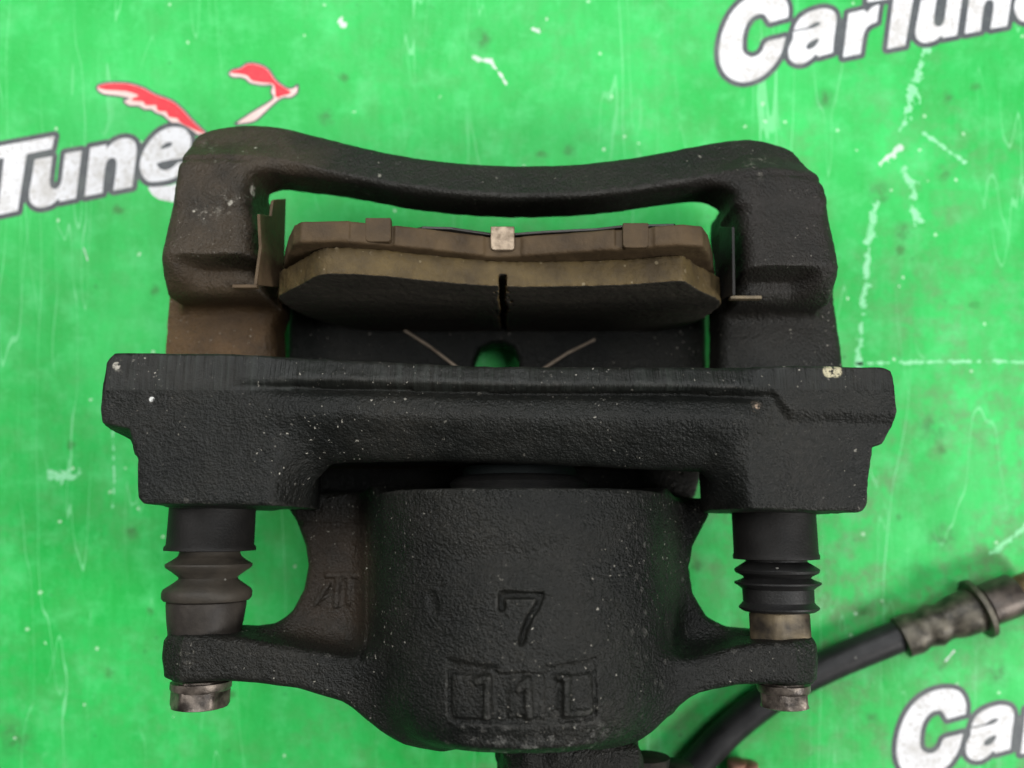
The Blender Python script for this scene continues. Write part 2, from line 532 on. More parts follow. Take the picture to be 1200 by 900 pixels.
def friction_material():
    t = NT('friction_compound')
    geo = t.n('ShaderNodeTexCoord').outputs['Normal']
    sx = t.n('ShaderNodeSeparateXYZ'); t.l(geo, sx.inputs[0])
    # the worn face itself is black, the uncut edges carry tan brake dust
    face = t.ramp(t.math('MULTIPLY', sx.outputs[1], -1.0), [(0.60, 0.0), (0.80, 1.0)])
    n = t.noise(150, 5); n2 = t.noise(900, 4, 0.65)
    dust = t.mix(t.ramp(n, [(0.3, 0.0), (0.7, 1.0)]), (0.040, 0.026, 0.009), (0.086, 0.058, 0.019))
    dust = t.mix(t.math('MULTIPLY', t.ramp(n2, [(0.5, 0.0), (0.8, 1.0)]), 0.4), dust, (0.05, 0.038, 0.025))
    worn = t.mix(t.ramp(t.noise(300, 4, stretch=(0.25, 1, 1)), [(0.3, 0.0), (0.7, 1.0)]), (0.015, 0.0128, 0.0092), (0.030, 0.0255, 0.0185))
    d, vc = t.vor(650)
    sep = t.n('ShaderNodeSeparateColor'); t.l(vc, sep.inputs[0])
    fk = t.math('MULTIPLY', t.math('GREATER_THAN', sep.outputs[0], 0.90), t.math('LESS_THAN', d, t.math('MULTIPLY', sep.outputs[1], 0.32)))
    worn = t.mix(t.math('MULTIPLY', fk, 0.6), worn, (0.09, 0.075, 0.05))
    dust = t.mix(t.math('MULTIPLY', fk, 0.5), dust, (0.22, 0.18, 0.11))
    geo = t.n('ShaderNodeNewGeometry')
    worn_edge = t.math('MULTIPLY', t.ramp(geo.outputs['Pointiness'], [(0.53, 0.0), (0.60, 1.0)]), t.ramp(n2, [(0.40, 0.0), (0.60, 0.7)]))
    dust = t.mix(worn_edge, dust, (0.20, 0.16, 0.10))
    return t.done(t.mix(face, dust, worn), 0.72, 0.0, t.bump(n2, 0.4, 0.0008), 0.35)
M_FRICTION = friction_material()

# ------------------------------------------------------------------ the mat
def mat_material(name='green_vinyl'):
    t = NT(name)
    big = t.noise(9, 5, 0.55)
    mid = t.noise(70, 5, 0.6)
    fib = t.noise(420, 4, 0.6, stretch=(1.0, 0.22, 1.0))
    col = t.mix(t.ramp(big, [(0.36, 0.0), (0.64, 1.0)]), (0.016, 0.37, 0.060), (0.040, 0.52, 0.112))
    col = t.mix(t.math('MULTIPLY', t.ramp(fib, [(0.4, 0.0), (0.75, 1.0)]), 0.30), col, (0.065, 0.60, 0.165))
    # grey-brown grime, heavier to the right of the mat
    sx = t.n('ShaderNodeSeparateXYZ'); t.l(t.co, sx.inputs[0])
    side = t.n('ShaderNodeMapRange'); side.inputs[1].default_value = -0.10; side.inputs[2].default_value = 0.15
    side.inputs[3].default_value = 0.35; side.inputs[4].default_value = 1.0
    t.l(sx.outputs[0], side.inputs[0])
    low = t.n('ShaderNodeMapRange'); low.inputs[1].default_value = 0.10; low.inputs[2].default_value = -0.06
    low.inputs[3].default_value = 0.45; low.inputs[4].default_value = 1.0
    t.l(sx.outputs[1], low.inputs[0])
    amt = t.math('MULTIPLY', side.outputs[0], low.outputs[0])
    gr = t.math('MULTIPLY', t.ramp(t.noise(110, 8, 0.72), [(0.42, 0.0), (0.60, 1.0)]), t.ramp(t.noise(24, 3), [(0.34, 0.0), (0.55, 1.0)]))
    col = t.mix(t.math('MULTIPLY', t.math('MULTIPLY', gr, amt), 0.85), col, (0.13, 0.21, 0.10))
    # darker saturated areas
    deep = t.math('MULTIPLY', t.ramp(t.noise(30, 5, 0.6, stretch=(1.0, 0.55, 1.0)), [(0.44, 0.0), (0.64, 1.0)]), 0.6)
    col = t.mix(deep, col, (0.012, 0.35, 0.050))
    # pale bloom patches
    pale = t.math('MULTIPLY', t.ramp(t.noise(85, 6, 0.68), [(0.50, 0.0), (0.68, 1.0)]), 0.36)
    col = t.mix(pale, col, (0.115, 0.62, 0.215))
    # fine grit ground into the weave
    grit = t.noise(1300, 4, 0.7)
    col = t.mix(t.math('MULTIPLY', t.ramp(grit, [(0.55, 0.0), (0.70, 1.0)]), 0.30), col, (0.03, 0.27, 0.06))
    col = t.mix(t.math('MULTIPLY', t.ramp(grit, [(0.30, 1.0), (0.43, 0.0)]), 0.25), col, (0.22, 0.72, 0.33))
    # hairline scratches
    for (ang, fr, thr) in ((0.25, 26.0, 0.017), (1.35, 20.0, 0.014), (-0.7, 16.0, 0.012)):
        mp = t.n('ShaderNodeMapping'); mp.inputs['Rotation'].default_value = (0, 0, ang); mp.inputs['Scale'].default_value = (1, 0.10, 1)
        t.l(t.co, mp.inputs['Vector'])
        hn = t.noise(fr * 4, 2, 0.4, co=mp.outputs[0])
        ln = t.math('LESS_THAN', t.math('ABSOLUTE', t.math('SUBTRACT', hn, 0.5)), thr * 0.25)
        ln = t.math('MULTIPLY', ln, t.ramp(t.noise(33, 3, 0.6, co=mp.outputs[0]), [(0.53, 0.0), (0.60, 1.0)]))
        col = t.mix(t.math('MULTIPLY', ln, 0.40), col, (0.28, 0.72, 0.38))
    # oily smudges
    for (sx_, sy_, r_) in [(564, 46, 5.4), (383, 138, 4.5), (1031, 227, 5.8), (1058, 271, 4.5), (966, 116, 5.0), (1022, 840, 3.0), (1111, 114, 3.2), (155, 624, 3.2), (667, 176, 3.6), (18, 866, 8.7), (1095, 500, 7.6), (1105, 630, 7.6), (1170, 790, 6.7), (1145, 733, 5.8)]:
        m = t.math('MULTIPLY', t.blob((*G(sx_, sy_), 0), r_, 0.1), t.ramp(t.noise(260, 5, 0.7), [(0.38, 0.0), (0.62, 1.0)]))
        col = t.mix(t.math('MULTIPLY', m, 0.8), col, (0.05, 0.15, 0.05))
    # dark dots of dirt
    d, vc = t.vor(75)
    sep = t.n('ShaderNodeSeparateColor'); t.l(vc, sep.inputs[0])
    wob = t.math('ADD', d, t.math('MULTIPLY', t.math('SUBTRACT', t.noise(330, 4, 0.7), 0.5), 0.45))
    dot = t.math('MULTIPLY', t.math('GREATER_THAN', sep.outputs[0], 0.72), t.ramp(wob, [(0.04, 1.0), (0.17, 0.0)]))
    col = t.mix(t.math('MULTIPLY', dot, 0.6), col, (0.045, 0.12, 0.035))
    d, vc = t.vor(210)
    sep = t.n('ShaderNodeSeparateColor'); t.l(vc, sep.inputs[0])
    wob = t.math('ADD', d, t.math('MULTIPLY', t.math('SUBTRACT', t.noise(700, 3, 0.7), 0.5), 0.5))
    dot = t.math('MULTIPLY', t.math('GREATER_THAN', sep.outputs[1], 0.90), t.ramp(wob, [(0.02, 1.0), (0.16, 0.0)]))
    col = t.mix(t.math('MULTIPLY', dot, 0.55), col, (0.03, 0.13, 0.04))
    spk = t.math('MULTIPLY', t.math('GREATER_THAN', sep.outputs[2], 0.965), t.math('LESS_THAN', wob, 0.10))
    col = t.mix(t.math('MULTIPLY', spk, 0.6), col, (0.55, 0.75, 0.55))
    nrm = t.bump(t.noise(60, 4), 0.25, 0.003)
    nrm = t.bump(fib, 0.15, 0.0008, nrm)
    return t.done(col, t.math('ADD', t.math('MULTIPLY', mid, 0.2), 0.42), 0.0, nrm, 0.2)

gx, gy = 360.0, 300.0
xs = np.linspace(-gx, gx, 241); ys = np.linspace(-gy, gy, 201)
XX, YY = np.meshgrid(xs, ys, indexing='ij')
ZZ = np.zeros_like(XX)
V = np.stack([XX.ravel(), YY.ravel(), ZZ.ravel()], 1)
ii, jj = np.meshgrid(np.arange(240), np.arange(200), indexing='ij')
a = (ii * 201 + jj).ravel()
Q = np.stack([a, a + 201, a + 202, a + 1], 1)
mat_o = link('ground_mat', np_mesh('ground_mat', V, Q), mat_material())
mat_o['kind'] = 'structure'
mat_o['label'] = 'grimy green printed vinyl mat under the brake caliper'

# flat print on the mat: each sheet is cut from a 2-D distance field
def sheet(name, sdf, box, z, material, h=0.35, parent=mat_o, label=None):
    (x0, y0), (x1, y1) = box
    nx, ny = int((x1 - x0) / h) + 1, int((y1 - y0) / h) + 1
    A = x0 + h * np.arange(nx + 1); B = y0 + h * np.arange(ny + 1)
    AA, BB = np.meshgrid(A, B, indexing='ij')
    S = sdf(AA, BB)
    C = 0.25 * (S[:-1, :-1] + S[1:, :-1] + S[:-1, 1:] + S[1:, 1:])
    keep = C < 0
    cnt = np.zeros(S.shape, int); tot = np.zeros(S.shape, int)
    for dx in (0, 1):
        for dy in (0, 1):
            cnt[dx:nx + dx, dy:ny + dy] += keep; tot[dx:nx + dx, dy:ny + dy] += 1
    edge = (cnt > 0) & (cnt < tot)
    gxx, gyy = np.gradient(S, h)
    gl = np.maximum(np.hypot(gxx, gyy), 0.35)
    mv = np.clip(S, -h, h)
    PX = np.where(edge, AA - mv * gxx / gl, AA); PY = np.where(edge, BB - mv * gyy / gl, BB)
    used = cnt > 0
    idx = np.full(S.shape, -1); idx[used] = np.arange(used.sum())
    V = np.stack([PX[used], PY[used], np.full(used.sum(), z)], 1)
    I = np.argwhere(keep)
    Q = np.stack([idx[I[:, 0], I[:, 1]], idx[I[:, 0] + 1, I[:, 1]], idx[I[:, 0] + 1, I[:, 1] + 1], idx[I[:, 0], I[:, 1] + 1]], 1)
    if not len(Q): return None
    return link(name, np_mesh(name, V, Q, False), material, parent, label)

def print_mat(name, col, dirt, amount=0.5):
    t = NT(name)
    n = t.noise(110, 5, 0.65); n2 = t.noise(700, 4, 0.65)
    c = t.mix(t.math('MULTIPLY', t.ramp(n, [(0.46, 0.0), (0.64, 1.0)]), amount * 0.6), col, dirt)
    c = t.mix(t.math('MULTIPLY', t.ramp(n2, [(0.52, 0.0), (0.66, 1.0)]), amount * 0.8), c, dirt)
    return t.done(c, 0.5, 0.0, t.bump(n2, 0.1, 0.0006), 0.35)
M_WHITE = print_mat('white_print', (0.68, 0.68, 0.70), (0.30, 0.27, 0.22), 0.75)
M_DARK = print_mat('charcoal_print', (0.060, 0.066, 0.074), (0.13, 0.15, 0.14), 0.6)
M_RED = print_mat('red_print', (0.66, 0.022, 0.040), (0.55, 0.09, 0.09), 0.3)
M_PINK = print_mat('pale_print', (0.76, 0.56, 0.52), (0.5, 0.36, 0.33), 0.4)

def zm(pts, s, ox, oy):
    return [(p[0] / s + ox, p[1] / s + oy) + tuple(p[2:]) for p in pts]

GL = {}
s = 7.06
GL['C'] = ([zm([(715, 400, 1), (720, 330), (700, 260), (650, 205), (570, 190), (480, 200), (390, 235), (300, 300), (230, 390), (180, 500),
    (150, 620), (145, 720), (160, 800), (200, 870), (270, 920), (350, 935), (440, 915), (520, 870), (600, 790), (660, 690), (695, 560, 1),
    (640, 575), (575, 590), (530, 612), (510, 660), (480, 700), (430, 725), (380, 715), (345, 680), (338, 620), (345, 540), (370, 460),
    (420, 395), (480, 370), (520, 375), (545, 410), (565, 442, 1)], s, 1030, 780)], [])
GL['a'] = ([zm([(762, 507, 1), (790, 440), (840, 385), (920, 345), (1010, 325), (1080, 340), (1112, 385), (1112, 450), (1098, 560), (1085, 690, 1),
    (965, 724, 1), (945, 702, 1), (900, 745), (840, 780), (780, 780), (735, 750), (718, 700), (725, 640), (755, 580), (758, 530, 1)], s, 1030, 780)],
    [zm([(740, 522, 1), (890, 494, 1), (945, 480), (988, 445), (950, 438), (905, 462), (870, 484, 1), (740, 511, 1)], s, 1030, 780),
     zm([(865, 640), (895, 603), (960, 573), (966, 600), (930, 647), (880, 663)], s, 1030, 780)])
sB = (-208.0, -816.0)
rr = [(994.2, 15.8, 1), (987.8, 67.3, 1), (1008.3, 63.2, 1), (1010, 50), (1012.5, 38.3), (1017.5, 30.5), (1027.5, 25.5, 1), (1030.5, 5.0, 1), (1022, 8.8), (1014.5, 15.5, 1), (1013.2, 11.4, 1)]
GL['r'] = ([[(p[0] - sB[0], p[1] - sB[1]) + tuple(p[2:]) for p in rr]], [])
s = 5.0
GL['T'] = ([zm([(320, 148, 1), (305, 222, 1), (157, 254, 1), (105, 585, 1), (-12, 610, 1), (25, 275, 1), (-150, 306, 1), (-138, 232, 1)], s, 0, 130)], [])
GL['u'] = ([zm([(205, 285, 1), (308, 266, 1), (292, 400), (300, 448), (332, 456), (360, 420), (372, 330), (382, 250, 1), (480, 233, 1), (445, 512, 1), (350, 532, 1),
    (347, 512, 1), (300, 550), (232, 566), (186, 542), (172, 490), (188, 390)], s, 0, 130)], [])
GL['n'] = ([zm([(530, 215, 1), (627, 197, 1), (622, 222, 1), (680, 175), (740, 160), (788, 180), (801, 235), (790, 330), (775, 445, 1), (665, 467, 1), (683, 335), (680, 287),
    (655, 275), (625, 300), (610, 380), (601, 480, 1), (497, 502, 1), (512, 370)], s, 0, 130)], [])
GL['e'] = ([zm([(820, 320), (838, 245), (878, 178), (940, 120), (1010, 95), (1080, 105), (1116, 150), (1118, 205), (1095, 272, 1), (932, 302), (930, 330), (955, 347),
    (1000, 340), (1048, 300, 1), (1090, 305, 1), (1065, 360), (1000, 400), (890, 416), (842, 388)], s, 0, 130)],
    [zm([(938, 222), (968, 192), (1004, 183), (1006, 204), (970, 219)], s, 0, 130)])

def word(chars, fn, name, labels):
    W, D, boxes = [], [], []
    polys = []
    for ch in chars:
        pos, neg = GL[ch]
        tr = lambda L: [np.array([G(*fn(ch, p[0], p[1])) for p in smooth_poly(q)]) for q in L]
        polys.append((tr(pos), tr(neg)))
    def field(A, B, only=None):
        f = None
        for i, (pos, neg) in enumerate(polys):
            if only is not None and i != only: continue
            g = np.minimum.reduce([poly_sd(q, A, B) for q in pos])
            for q in neg: g = np.maximum(g, -poly_sd(q, A, B))
            f = g if f is None else np.minimum(f, g)
        return f
    allp = np.concatenate([q for pos, _ in polys for q in pos])
    box = (allp.min(0) - 4, allp.max(0) + 4)
    out = sheet('lettering_outline', lambda A, B: field(A, B) - 1.75, box, 0.05, M_DARK, 0.4, label='charcoal outline round the printed word ' + name)
    for i, ch in enumerate(chars):
        q = np.concatenate(polys[i][0])
        sheet('letter', lambda A, B: field(A, B, i), (q.min(0) - 1, q.max(0) + 1), 0.11, M_WHITE, 0.3, out, 'white printed letter ' + ch)

word('Tune', lambda c, x, y: (x, y), 'Tune', 0)
word('Car', lambda c, x, y: (x, y), 'Car', 0)
def toB(c, x, y):
    if c in 'Car': return x + sB[0], y + sB[1]
    # T,u,n,e follow the other copy of the word, a little smaller
    a0, b0 = np.array([34.0, 243.0]), np.array([1072.0, 50.0])
    k, r = 0.89, math.radians(1.0)
    d = (np.array([x, y]) - a0) * k
    return b0[0] + d[0] * math.cos(r) - d[1] * math.sin(r), b0[1] + d[0] * math.sin(r) + d[1] * math.cos(r)
word('CarTune', toB, 'CarTune', 0)

# red winged emblem beside the first word
def emb(pts):
    return np.array([G(*p) for p in smooth_poly(zm(pts, 4.615, 100, 60))])
wing_all = emb([(66, 198), (75, 185), (130, 173), (230, 175), (310, 198), (380, 235), (470, 270), (530, 320), (590, 385), (655, 445, 1), (610, 452, 1), (560, 415), (505, 388), (470, 385),
    (440, 362), (420, 345), (380, 330), (360, 315), (320, 312), (290, 295), (240, 292), (212, 270), (240, 255), (180, 240), (110, 232), (75, 215)])
wing_red = emb([(72, 192), (130, 177), (230, 178), (310, 201), (380, 238), (468, 273), (526, 322), (585, 385), (650, 442, 1), (600, 425), (520, 385), (498, 360), (455, 352), (440, 325), (395, 318),
    (385, 290), (330, 288), (315, 270), (255, 262), (295, 240), (230, 215), (160, 208), (110, 205)])
head_all = emb([(780, 122), (800, 103), (840, 93), (875, 70), (925, 70), (985, 98), (1030, 158), (1085, 200), (1120, 205), (1146, 187, 1), (1143, 222), (1110, 247), (1065, 250), (1010, 290), (930, 365), (880, 385), (815, 392, 1),
    (900, 335), (1015, 262), (1008, 222), (1012, 182), (960, 182), (895, 170), (868, 148), (835, 138), (800, 138)])
head_red = emb([(790, 112), (845, 96), (880, 74), (925, 74), (982, 101), (1026, 160), (1085, 206), (1105, 225), (1060, 238), (1036, 245), (1030, 200), (1015, 172), (960, 165), (905, 155), (880, 130), (835, 118)])
bx = (np.minimum(wing_all.min(0), head_all.min(0)) - 3, np.maximum(wing_all.max(0), head_all.max(0)) + 3)
eo = sheet('emblem_outline', lambda A, B: np.minimum(poly_sd(wing_all, A, B), poly_sd(head_all, A, B)) - 0.65, bx, 0.03, M_DARK, 0.35, label='charcoal outline of the red winged emblem')
sheet('emblem_edge', lambda A, B: np.minimum(poly_sd(wing_all, A, B), poly_sd(head_all, A, B)), bx, 0.07, M_PINK, 0.3, eo, 'pale feather edge of the emblem')
sheet('emblem_wing', lambda A, B: np.maximum(poly_sd(wing_red, A, B) - 0.25, poly_sd(wing_all, A, B) + 0.15), bx, 0.11, M_RED, 0.3, eo, 'red feathered wing of the emblem')
sheet('emblem_head', lambda A, B: np.maximum(poly_sd(head_red, A, B) - 0.35, poly_sd(head_all, A, B) + 0.15), bx, 0.11, M_RED, 0.3, eo, 'red crest of the emblem')
sw = np.array([G(*p) for p in smooth_poly(zm([(872, 446), (930, 444), (1000, 436), (1080, 420), (1070, 530), (960, 524), (915, 508), (885, 480)], 5, 0, 130))])
sheet('emblem_underline', lambda A, B: poly_sd(sw, A, B), (sw.min(0) - 1, sw.max(0) + 1), 0.03, M_WHITE, 0.3)

# scuffs and creases rubbed into the vinyl
M_SCUFF = print_mat('scuffed_vinyl', (0.24, 0.62, 0.33), (0.08, 0.52, 0.16), 0.9)
M_SCUFF2 = print_mat('worn_through_vinyl', (0.55, 0.62, 0.56), (0.30, 0.50, 0.34), 0.7)
def scuff(pts, width, cut, m, z=0.02, seed=0.0, freq=0.6):
    L = np.array([G(*p) for p in pts])
    def f(A, B):
        n = vnoise(A * freq + seed, B * freq + 2, np.full(A.shape, seed)) + 0.6 * vnoise(A * freq * 2.6 + seed, B * freq * 2.6, np.full(A.shape, 4.0))
        return line_sd(L, A, B) - width * (0.55 + n * cut)
    sheet('scuff_mark', f, (L.min(0) - width * 2.5, L.max(0) + width * 2.5), z, m, 0.3)
scuff([(1084, 55), (1077, 85), (1066, 120), (1058, 150)], 1.5, 1.3, M_SCUFF, seed=1.0)
scuff([(1056, 172), (1044, 182), (1031, 192)], 1.9, 0.4, M_SCUFF2, seed=2.0)
scuff([(1028, 235), (1021, 265), (1015, 320), (1013, 350), (1006, 425)], 1.6, 0.7, M_SCUFF, seed=3.0)
scuff([(1058, 200), (1070, 215), (1073, 258)], 1.4, 1.3, M_SCUFF, seed=4.0)
scuff([(1082, 157), (1105, 172), (1130, 190)], 0.7, 1.2, M_SCUFF, seed=5.0)
scuff([(1000, 426), (1100, 424), (1200, 424)], 0.6, 0.9, M_SCUFF, seed=6.0)
scuff([(1160, 650), (1180, 635), (1200, 618)], 0.9, 1.2, M_SCUFF, seed=7.0)
scuff([(555, 68), (575, 72), (593, 98)], 1.0, 0.5, M_SCUFF2, seed=8.0)
scuff([(400, 20), (402, 30)], 1.2, 0.8, M_SCUFF2, seed=9.0)
scuff([(625, 35), (632, 36)], 1.2, 0.9, M_SCUFF2, seed=9.5)
scuff([(58, 558), (86, 561)], 2.2, 1.2, M_SCUFF, seed=10.0)
scuff([(98, 290), (103, 306)], 0.35, 0.3, M_SCUFF2, seed=11.0)
scuff([(1108, 775), (1118, 763)], 0.6, 0.3, M_SCUFF2, seed=12.0)
scuff([(132, 500), (134, 560), (132, 600)], 0.35, 0.9, M_SCUFF, seed=13.0)

# ------------------------------------------------------------------ the brake caliper
PIN_Z = 42.0
PIN_L, PIN_R = -79.6, 69.5
caliper = empty('brake_caliper', 'black cast iron brake caliper with number 7 lying on the green mat', 'brake caliper')

def py_at(py, z):
    return float(loc(600, py, z)[1])

# ---- bracket: one casting
g = Grid((-101, py_at(604, 74) - 2, 14), (100, py_at(140, 44) + 3, 78), 0.55)
X2, Y2 = g.X[:, :, 0], g.Y[:, :, 0]

def up(d): return d[:, :, None]

# bar that joins the two arms
ridge = np.array([loc(a, b, 51)[:2] for a, b in [(150, 190), (210, 188), (270, 184), (330, 187), (390, 201), (450, 213), (520, 224), (600, 229), (690, 228), (760, 219), (820, 208), (880, 199), (925, 203), (968, 211), (1040, 214)]])
ry = np.interp(g.X[:, 0, 0], ridge[:, 0], ridge[:, 1])[:, None].astype(np.float32)
bar = P2([(203, 230), (207, 190), (216, 172), (232, 157), (256, 147), (285, 143), (315, 144), (350, 151), (400, 164), (460, 178), (530, 188), (600, 192), (670, 190), (740, 182),
          (800, 171), (850, 162), (880, 160), (905, 165), (930, 178), (950, 195), (965, 212), (966, 240)], 47)
for k_, (a_, b_) in {0: (206, 230), 1: (209, 190), 2: (217, 172), -1: (968, 240), -2: (964, 212), -3: (949, 195)}.items():
    bar[k_] = loc(a_, b_, 51 if k_ in (2, -3) else 54)[:2]
bar2 = P2([(935, 250), (862, 250), (856, 236), (845, 227), (825, 221), (780, 225), (700, 236), (600, 240), (500, 233), (420, 219), (350, 209), (318, 207), (300, 215), (292, 232), (290, 250), (230, 250)], 47.5)
d2 = poly_sd(smooth_poly([tuple(q) for q in np.concatenate([bar, bar2])], True, 3), X2, Y2)
midbar = sstep(X2, loc(285, 200, 50)[0], loc(345, 200, 50)[0]) * (1 - sstep(X2, loc(815, 200, 50)[0], loc(872, 200, 50)[0]))
zt = 51.5 + 3.0 * (1 - midbar) * sstep(ry - Y2, -6, 4) - 0.42 * np.maximum(Y2 - ry, 0) - 0.55 * midbar * np.maximum(ry - Y2 - 0.5, 0)
F = g.hf(up(d2), up(zt), 36.5, 2.2)

# arms beside the pad
def arm(outer, inner, step_py, ledge, sgn):
    poly = P2(outer + inner, 54)
    d = poly_sd(poly, X2, Y2)
    y0 = py_at(step_py, 54)
    z = 55.5 - 0.10 * np.maximum(Y2 - y0, 0)
    xo = loc(outer[-1][0], 310, 54)[0]
    inn = sstep(np.abs(X2 - xo), 5.0, 12.0)            # the step is crisp inside, a long slope at the outer edge
    st = inn * sstep(-(Y2 - y0), 0.0, 2.6) + (1 - inn) * sstep(-(Y2 - y0), -1.0, 11.0)
    z = z - 8.5 * st                                    # step down towards the disc gap
    return g.hf(up(d), up(z.astype(np.float32)), 18, 5.5)
La = arm([(206, 188), (198, 225), (190, 270), (185, 300), (181, 316), (178, 335)], [(296, 333), (296, 300), (294, 262), (290, 232), (292, 205), (250, 186)], 298, 0, -1)
Ra = arm([(930, 186), (967, 211), (976, 245), (984, 292), (987, 318), (987, 345)], [(874, 344), (874, 300), (871, 262), (866, 236), (866, 212), (900, 196)], 312, 0, 1)
F = smin(F, smin(La, Ra, 1), 2.2)
# vertical rib on the outside of the right arm, pockets in both arms
rib = poly_sd(P2([(945, 232), (972, 240), (983, 300), (983, 330), (948, 325)], 56), X2, Y2)
F = F + up((0.35 * sstep(-poly_sd(P2([(885, 232), (942, 226), (946, 318), (884, 318)], 56), X2, Y2), 0.0, 6.0)).astype(np.float32))
F = F + up((0.7 * sstep(-poly_sd(P2([(228, 222), (272, 214), (276, 292), (226, 296)], 56), X2, Y2), 0.0, 4.0)).astype(np.float32))

for L in ([(206, 188), (225, 185), (255, 185), (290, 187)], [(872, 206), (900, 203), (930, 205), (968, 213)]):
    F = F + up((0.45 * np.exp(-(line_sd(P2(L, 54), X2, Y2) / 0.7) ** 2)).astype(np.float32)) * (g.Z > 48)

# lower webs that cross the disc gap
def web(pts, z0, crown):
    d = poly_sd(P2(pts, z0), X2, Y2)
    z = z0 + crown * (1 - np.exp(np.minimum(d, 0) / 6.0))
    return g.hf(up(d), up(z.astype(np.float32)), 15, 3.0)
Lw = web([(183, 318), (186, 345), (184, 370), (180, 395), (178, 430), (176, 500), (324, 500), (323, 420), (321, 380), (326, 352), (318, 322)], 29, 3.0)
Rw = web([(982, 318), (979, 345), (983, 375), (988, 405), (992, 440), (996, 500), (842, 500), (844, 430), (845, 380), (846, 352), (850, 335)], 31, 2.5)
F = smin(F, smin(Lw, Rw, 1), 4.5)

# hub-side plate with its two ears
plate = P2([(136, 414), (127, 424), (122, 450), (119, 478), (120, 501), (137, 512), (141, 530), (160, 537), (160, 583), (166, 590), (346, 593), (350, 576), (357, 560), (376, 540),
            (400, 537), (520, 537), (640, 540), (760, 546), (832, 549), (846, 562), (849, 592), (854, 596), (1012, 600), (1018, 592), (1020, 560), (1023, 524),
            (1034, 521), (1046, 500), (1047, 484), (1043, 446), (1040, 436), (1030, 432), (880, 430), (700, 430), (560, 429), (400, 421), (260, 415)], 70)
dp = poly_sd(plate, X2, Y2)
# height of its face: machined band, groove, rounded rib
tilt_px = lambda X: 0.0
yb = np.interp(g.X[:, 0, 0], [loc(a, 450, 72)[0] for a in (120, 260, 400, 600, 800, 905, 925, 1045)],
               [py_at(b, 72) for b in (452, 450, 451, 457, 458, 461, 484, 487)])[:, None]
south = (yb - Y2)                               # distance south of the groove, mm
xl, xr = loc(345, 480, 72)[0], loc(850, 480, 72)[0]
mid = sstep(X2, xl - 18, xl + 8) * (1 - sstep(X2, xr + 3, xr + 15))
isear = sstep(X2, xr - 4, xr + 6) + 1 - sstep(X2, xl - 6, xl + 4)
groove = np.exp(-((south - 0.5) / 1.3) ** 2)
ribz = 70.9 + 2.1 * np.exp(-((south - 6.0) / 4.2) ** 2) - 0.055 * np.maximum(south - 6, 0) ** 2 * (1 - isear) - 0.04 * np.maximum(south - 6, 0) * isear
bandz = 72.4 - 0.42 * np.maximum(-south - 1.0, 0)
zmid = np.where(south > 0, ribz, bandz) - 2.6 * groove
earl = 71.3 - 0.05 * np.maximum(south, 0) - 0.9 * sstep(south, 6, 16) * 0
earr_step = sstep(south, -1.2, 2.6)
zear = np.where(X2 > 0, 72.5 - 1.9 * earr_step - 0.05 * np.maximum(south, 0), earl)
zp = (mid * zmid + (1 - mid) * zear).astype(np.float32)
# end faces fall away at the left lug
lug = sstep(-(poly_sd(P2([(118, 498), (150, 505), (158, 540), (100, 545), (90, 500)], 70), X2, Y2)), -1, 2)
zp = zp - (7.0 * lug).astype(np.float32)
inear = np.maximum(sstep(X2, xr - 2, xr + 3), 1 - sstep(X2, xl - 3, xl + 2))
zb = (58.0 - 26.0 * inear * sstep(-(Y2 - py_at(470, 70)), -6, 4)).astype(np.float32)
Pl = g.hf(up(dp), up(zp), up(zb), 1.1)
F = smin(F, Pl, 1.6)
# webs run up into the plate
def cyl(g, cx, cz, r, y0, y1, k=1.5):
    d = np.sqrt((g.X - cx) ** 2 + (g.Z - cz) ** 2) - r
    return smax(np.broadcast_to(d, g.shape), np.abs(g.Y - (y0 + y1) / 2) - abs(y1 - y0) / 2, k)
for cx in (PIN_L, PIN_R):
    F = smin(F, cyl(g, cx, PIN_Z, 15.5, py_at(590, 70) + 0.4, py_at(430, 60)), 3.0)
V, Q = g.mesh(F)
V = rough(V, 0.16, 0.32)
link('bracket', np_mesh('bracket', V, Q), M_BRACKET, caliper, 'black cast bracket with a curved bridge bar and two ears')

# ---- caliper body: second casting
lo = (-96, py_at(935, 40) - 3, 0.2); hi = (84, py_at(255, 40) + 2, 77)
g = Grid(lo, hi, 0.45)
X2, Y2 = g.X[:, :, 0], g.Y[:, :, 0]
cx, cz = loc(609, 700, 40)[0], 38.5
yN, yS = py_at(571, 72), py_at(897, 70)
# slight waist so that the barrel narrows from the flange
dx = np.abs(g.X - cx); dz_ = g.Z - cz
rx, rz = 38.0, 33.8
q = ((dx / rx) ** 2.12 + (np.abs(dz_) / rz) ** 2.12) ** (1 / 2.12)
barrel = (q - 1) * 33.0
endy = np.abs(g.Y - (yN + yS) / 2) - (yN - yS) / 2
B = smax(np.broadcast_to(barrel, g.shape), -(g.Y - yS), 15.0)
B = smax(B, g.Y - yN, 1.2)
# shallow dip below the lip, as on the photograph's upper half
B = B + 1.1 * np.exp(-((g.Y - py_at(655, 72)) / 4.0) ** 2) * np.exp(-((g.X - cx) / 22.0) ** 2)
# bridge body below and beside the barrel
ped = P2([(368, 576), (332, 586), (348, 612), (358, 640), (361, 662), (356, 690), (343, 715), (325, 737), (303, 747), (270, 748), (262, 790),
          (350, 800), (440, 815), (775, 815), (880, 795), (905, 752), (878, 749), (850, 741), (828, 722), (812, 695), (807, 665), (812, 640), (830, 605), (834, 584)], 33)
dped = poly_sd(ped, X2, Y2)
Ped = g.hf(up(dped), 35.0 + 9.0 * np.exp(-((np.abs(g.X - cx) - 37.0) / 5.0) ** 2), 12.0, 3.0)
F = smin(B, Ped, 7.0)
